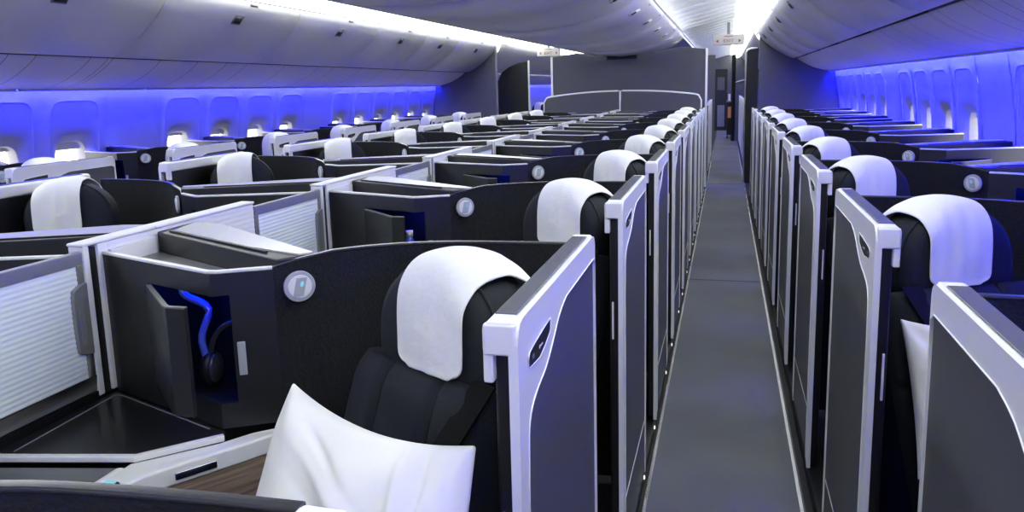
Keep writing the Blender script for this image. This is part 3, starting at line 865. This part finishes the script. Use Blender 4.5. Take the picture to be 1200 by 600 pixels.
# closets and structures past the bulkhead
r = empty('closet', -3.36, 12.2); ORI = (-3.36, 12.2)
obj('closet_panel', MB().extrude([(-3.66, 12.2, 0), (-3.66, 12.2, 1.60), (-3.58, 12.2, 1.76), (-3.45, 12.2, 1.85), (-3.28, 12.2, 1.91), (-3.12, 12.2, 1.935), (-3.12, 12.2, 0)], (0, .08, 0)), 'black', r)
obj('closet_trim', MB().box(-3.128, -3.100, 12.185, 12.215, 0, 1.945), 'white', r, bevel=.004)
tag(r, 'black closet panel with white edge beyond the left bulkhead', 'closet')
r = empty('closet', .40, 12.0); ORI = (.40, 12.0)
obj('closet_panel', MB().extrude([(.285, 12, 0), (.285, 12, 1.945), (.33, 12, 1.985), (.45, 12, 2.0), (.45, 12, 0)], (0, .9, 0)), 'black', r)
obj('closet_trim', MB().tube([(.275, 12, 0), (.275, 12, 1.94), (.30, 12, 1.975), (.345, 12, 1.992), (.44, 12, 2.0)], .016, 8), 'white', r)
tag(r, 'dark closet panel with white edge beyond the right bulkhead', 'closet')
r = empty('partition_wall', -.55, 20); ORI = (-.55, 20)
obj('partition_panel', MB().box(-.9, -.27, 20, 20.06, 0, 2.20), 'bulk', r)
obj('partition_step', MB().box(-.9, -.31, 22.2, 22.26, 0, 2.05), 'bulk', r)
obj('wall_notice', MB().box(-.345, -.318, 22.18, 22.2, 1.05, 1.16), 'white', r)
tag(r, 'narrow grey partition far down the aisle on the left', 'partition')
r = empty('galley_wall', .5, 21); ORI = (.5, 21)
pr = [(.215, 0), (.215, 1.62), (.20, 1.75), (.205, 1.95), (.26, 2.12), (.40, 2.19), (.9, 2.19), (.9, 0)]
obj('galley_panel', MB().extrude([(x, 20.6, z) for x, z in pr], (0, .06, 0)), 'bulk', r)
obj('galley_rail', MB().tube([(.22, 20.59, 1.50), (.30, 20.59, 1.53), (.60, 20.59, 1.60)], .014, 8), 'silver', r)
tag(r, 'grey galley wall with silver rail far down the aisle', 'galley wall')
m = MB(); lp = []
for k in range(41):
    t = k / 40; lp.append((.135 + .09 * t, 20.2 + .05 * math.sin(t * 6 * PI)))
m.ribbon(lp, -.004, .004, .03, 2.20)
tag(obj('curtain', m, 'curtain', None, local=False), 'drawn-back black curtain beside the far galley wall', 'curtain')
r = empty('galley_door', -.14, 25.3); ORI = (-.14, 25.3)
obj('door_leaf', MB().box(-.39, .015, 25.3, 25.36, 0, 1.90), 'black', r)
obj('door_jamb', MB().box(-.41, -.385, 25.28, 25.36, 0, 1.93).box(.01, .035, 25.28, 25.36, 0, 1.93).box(-.41, .035, 25.28, 25.36, 1.90, 1.935), 'darker', r)
obj('door_window', MB().box(-.27, -.05, 25.285, 25.30, 1.28, 1.68), 'bulk', r)
obj('door_lower_panel', MB().box(-.26, -.04, 25.285, 25.30, .12, .80), 'grey', r)
tag(r, 'dark galley door at the far end of the aisle', 'door')
r = empty('galley_trolley', .11, 21.5); ORI = (.11, 21.5)
obj('trolley_body', MB().box(.03, .215, 21.5, 22.0, .10, .98), 'darker', r, bevel=.01)
obj('trolley_front', MB().box(.055, .17, 21.49, 21.5, .56, .86), 'orange', r, bevel=.004)
obj('trolley_top', MB().box(.02, .22, 21.48, 22.0, .98, 1.02), 'grey', r, bevel=.005)
for x in (.05, .19):
    for y in (21.55, 21.95): obj('caster', MB().cyl((x - .015, y, .05), (1, 0, 0), .05, .03, 16), 'black', r)
tag(r, 'dark trolley with warm light painted on its front far down the aisle', 'trolley')
for i, (x0, x1, z0, z1) in enumerate([(.06, .12, 1.02, 1.20), (.14, .19, 1.02, 1.36)]):
    ORI = ((x0 + x1) / 2, 21.7)
    m = MB().box(x0, x1, 21.62, 21.76, z0, z1)
    o = obj('galley_carton', m, ['white', 'grey'][i], None, bevel=.006); o.location = ((x0 + x1) / 2, 21.7, 0)
    tag(o, ['low white carton on top of the far trolley', 'tall grey carton on top of the far trolley'][i], 'carton')
ORI = (0, 0)

# exit signs under the aisle ceilings
def exit_sign(x, y, zc, w, h, lab):
    global ORI
    ORI = (x, y)
    r = empty('exit_sign', x, y)
    rot = .10
    bd = obj('sign_board', MB().box(x - w / 2, x + w / 2, y, y + .05, zc - h / 2, zc + h / 2), 'sign', r, bevel=.012)
    obj('sign_hanger', MB().box(x - .02, x + .02, y + .015, y + .035, zc + h / 2 - .01, 2.36), 'grey', r)
    cu = bpy.data.curves.new('lettering', 'FONT'); cu.body = 'EXIT'; cu.size = .062; cu.align_x = 'CENTER'; cu.align_y = 'CENTER'; cu.extrude = .002
    cu.materials.append(M['signred']); tx = bpy.data.objects.new('text', cu); me = bpy.data.meshes.new_from_object(tx); bpy.data.objects.remove(tx); t = bpy.data.objects.new('lettering', me); COL.objects.link(t); t.parent = r
    t.location = (0, -.003, zc - .018); t.rotation_euler = (PI / 2, 0, 0); t.scale = (1.15, 1, 1)
    m = MB()
    for s in (-1, 1):
        m.extrude([(x + s * w * .40, y - .003, zc - .018), (x + s * w * .32, y - .003, zc + .008), (x + s * w * .32, y - .003, zc - .044)], (0, .004, 0))
    m.box(x - .06, x + .06, y - .003, y, zc + .042, zc + .052)
    obj('sign_arrows', m, 'signred', r)
    tag(r, lab, 'exit sign')
exit_sign(.02, 11.6, 2.115, .44, .15, 'white EXIT sign under the ceiling of the carpeted aisle')
exit_sign(-2.94, 12.9, 2.10, .40, .145, 'faint white EXIT sign over the left aisle beyond the bulkhead')
ORI = (0, 0)

# a few seats of the next cabin glimpsed through the left aisle gap
for q, (x, y) in enumerate([(-3.85, 15.2), (-3.85, 16.3)]):
    o = copy_tree(seats['LW', 1]); b = seats['LW', 1]; o.location = (x, y, 0)
    tag(o, f'{ORD[q]} dark seat seen through the gap beside the left closet', 'seat', 'seats beyond the left aisle gap')
    c = copy_tree(covers['LW', 1]); d = covers['LW', 1].location - b.location; c.location = (x + d.x, y + d.y, 0)
    tag(c, f'{ORD[q]} white headrest cover seen through the gap beside the left closet', 'headrest cover', 'covers beyond the left aisle gap')

# ------------------------------------------------------------------ world, camera, view
w = bpy.data.worlds.new('sky'); bpy.context.scene.world = w; w.use_nodes = True
bg = w.node_tree.nodes['Background']; bg.inputs[0].default_value = (1, .985, .95, 1); bg.inputs[1].default_value = 4.5

cd = bpy.data.cameras.new('camera'); cam = bpy.data.objects.new('camera', cd); COL.objects.link(cam)
f, yaw, pitch, roll, cy = 886.7815, .2765, .1598, -.0264, 246.7324
F = Vector((-math.sin(yaw) * math.cos(pitch), math.cos(yaw) * math.cos(pitch), -math.sin(pitch)))
Rv = Vector((math.cos(yaw), math.sin(yaw), 0)); Uv = Rv.cross(F)
R2 = Rv * math.cos(roll) + Uv * math.sin(roll); U2 = Uv * math.cos(roll) - Rv * math.sin(roll)
cam.matrix_world = Matrix(((R2.x, U2.x, -F.x, 0), (R2.y, U2.y, -F.y, 0), (R2.z, U2.z, -F.z, 1.5), (0, 0, 0, 1)))
cd.sensor_fit = 'HORIZONTAL'; cd.sensor_width = 36; cd.lens = f * 36 / 1200
cd.shift_x = 0; cd.shift_y = -(300 - cy) / 1200
cd.clip_start = .02; cd.clip_end = 100
sc = bpy.context.scene; sc.camera = cam
sc.view_settings.view_transform = 'Standard'; sc.view_settings.look = 'None'
sc.view_settings.gamma = 1; sc.view_settings.exposure = 0; sc.view_settings.use_curve_mapping = False
sc.cycles.max_bounces = 8; sc.cycles.diffuse_bounces = 4; sc.cycles.glossy_bounces = 3; sc.cycles.transparent_max_bounces = 6
sc.cycles.sample_clamp_indirect = 30
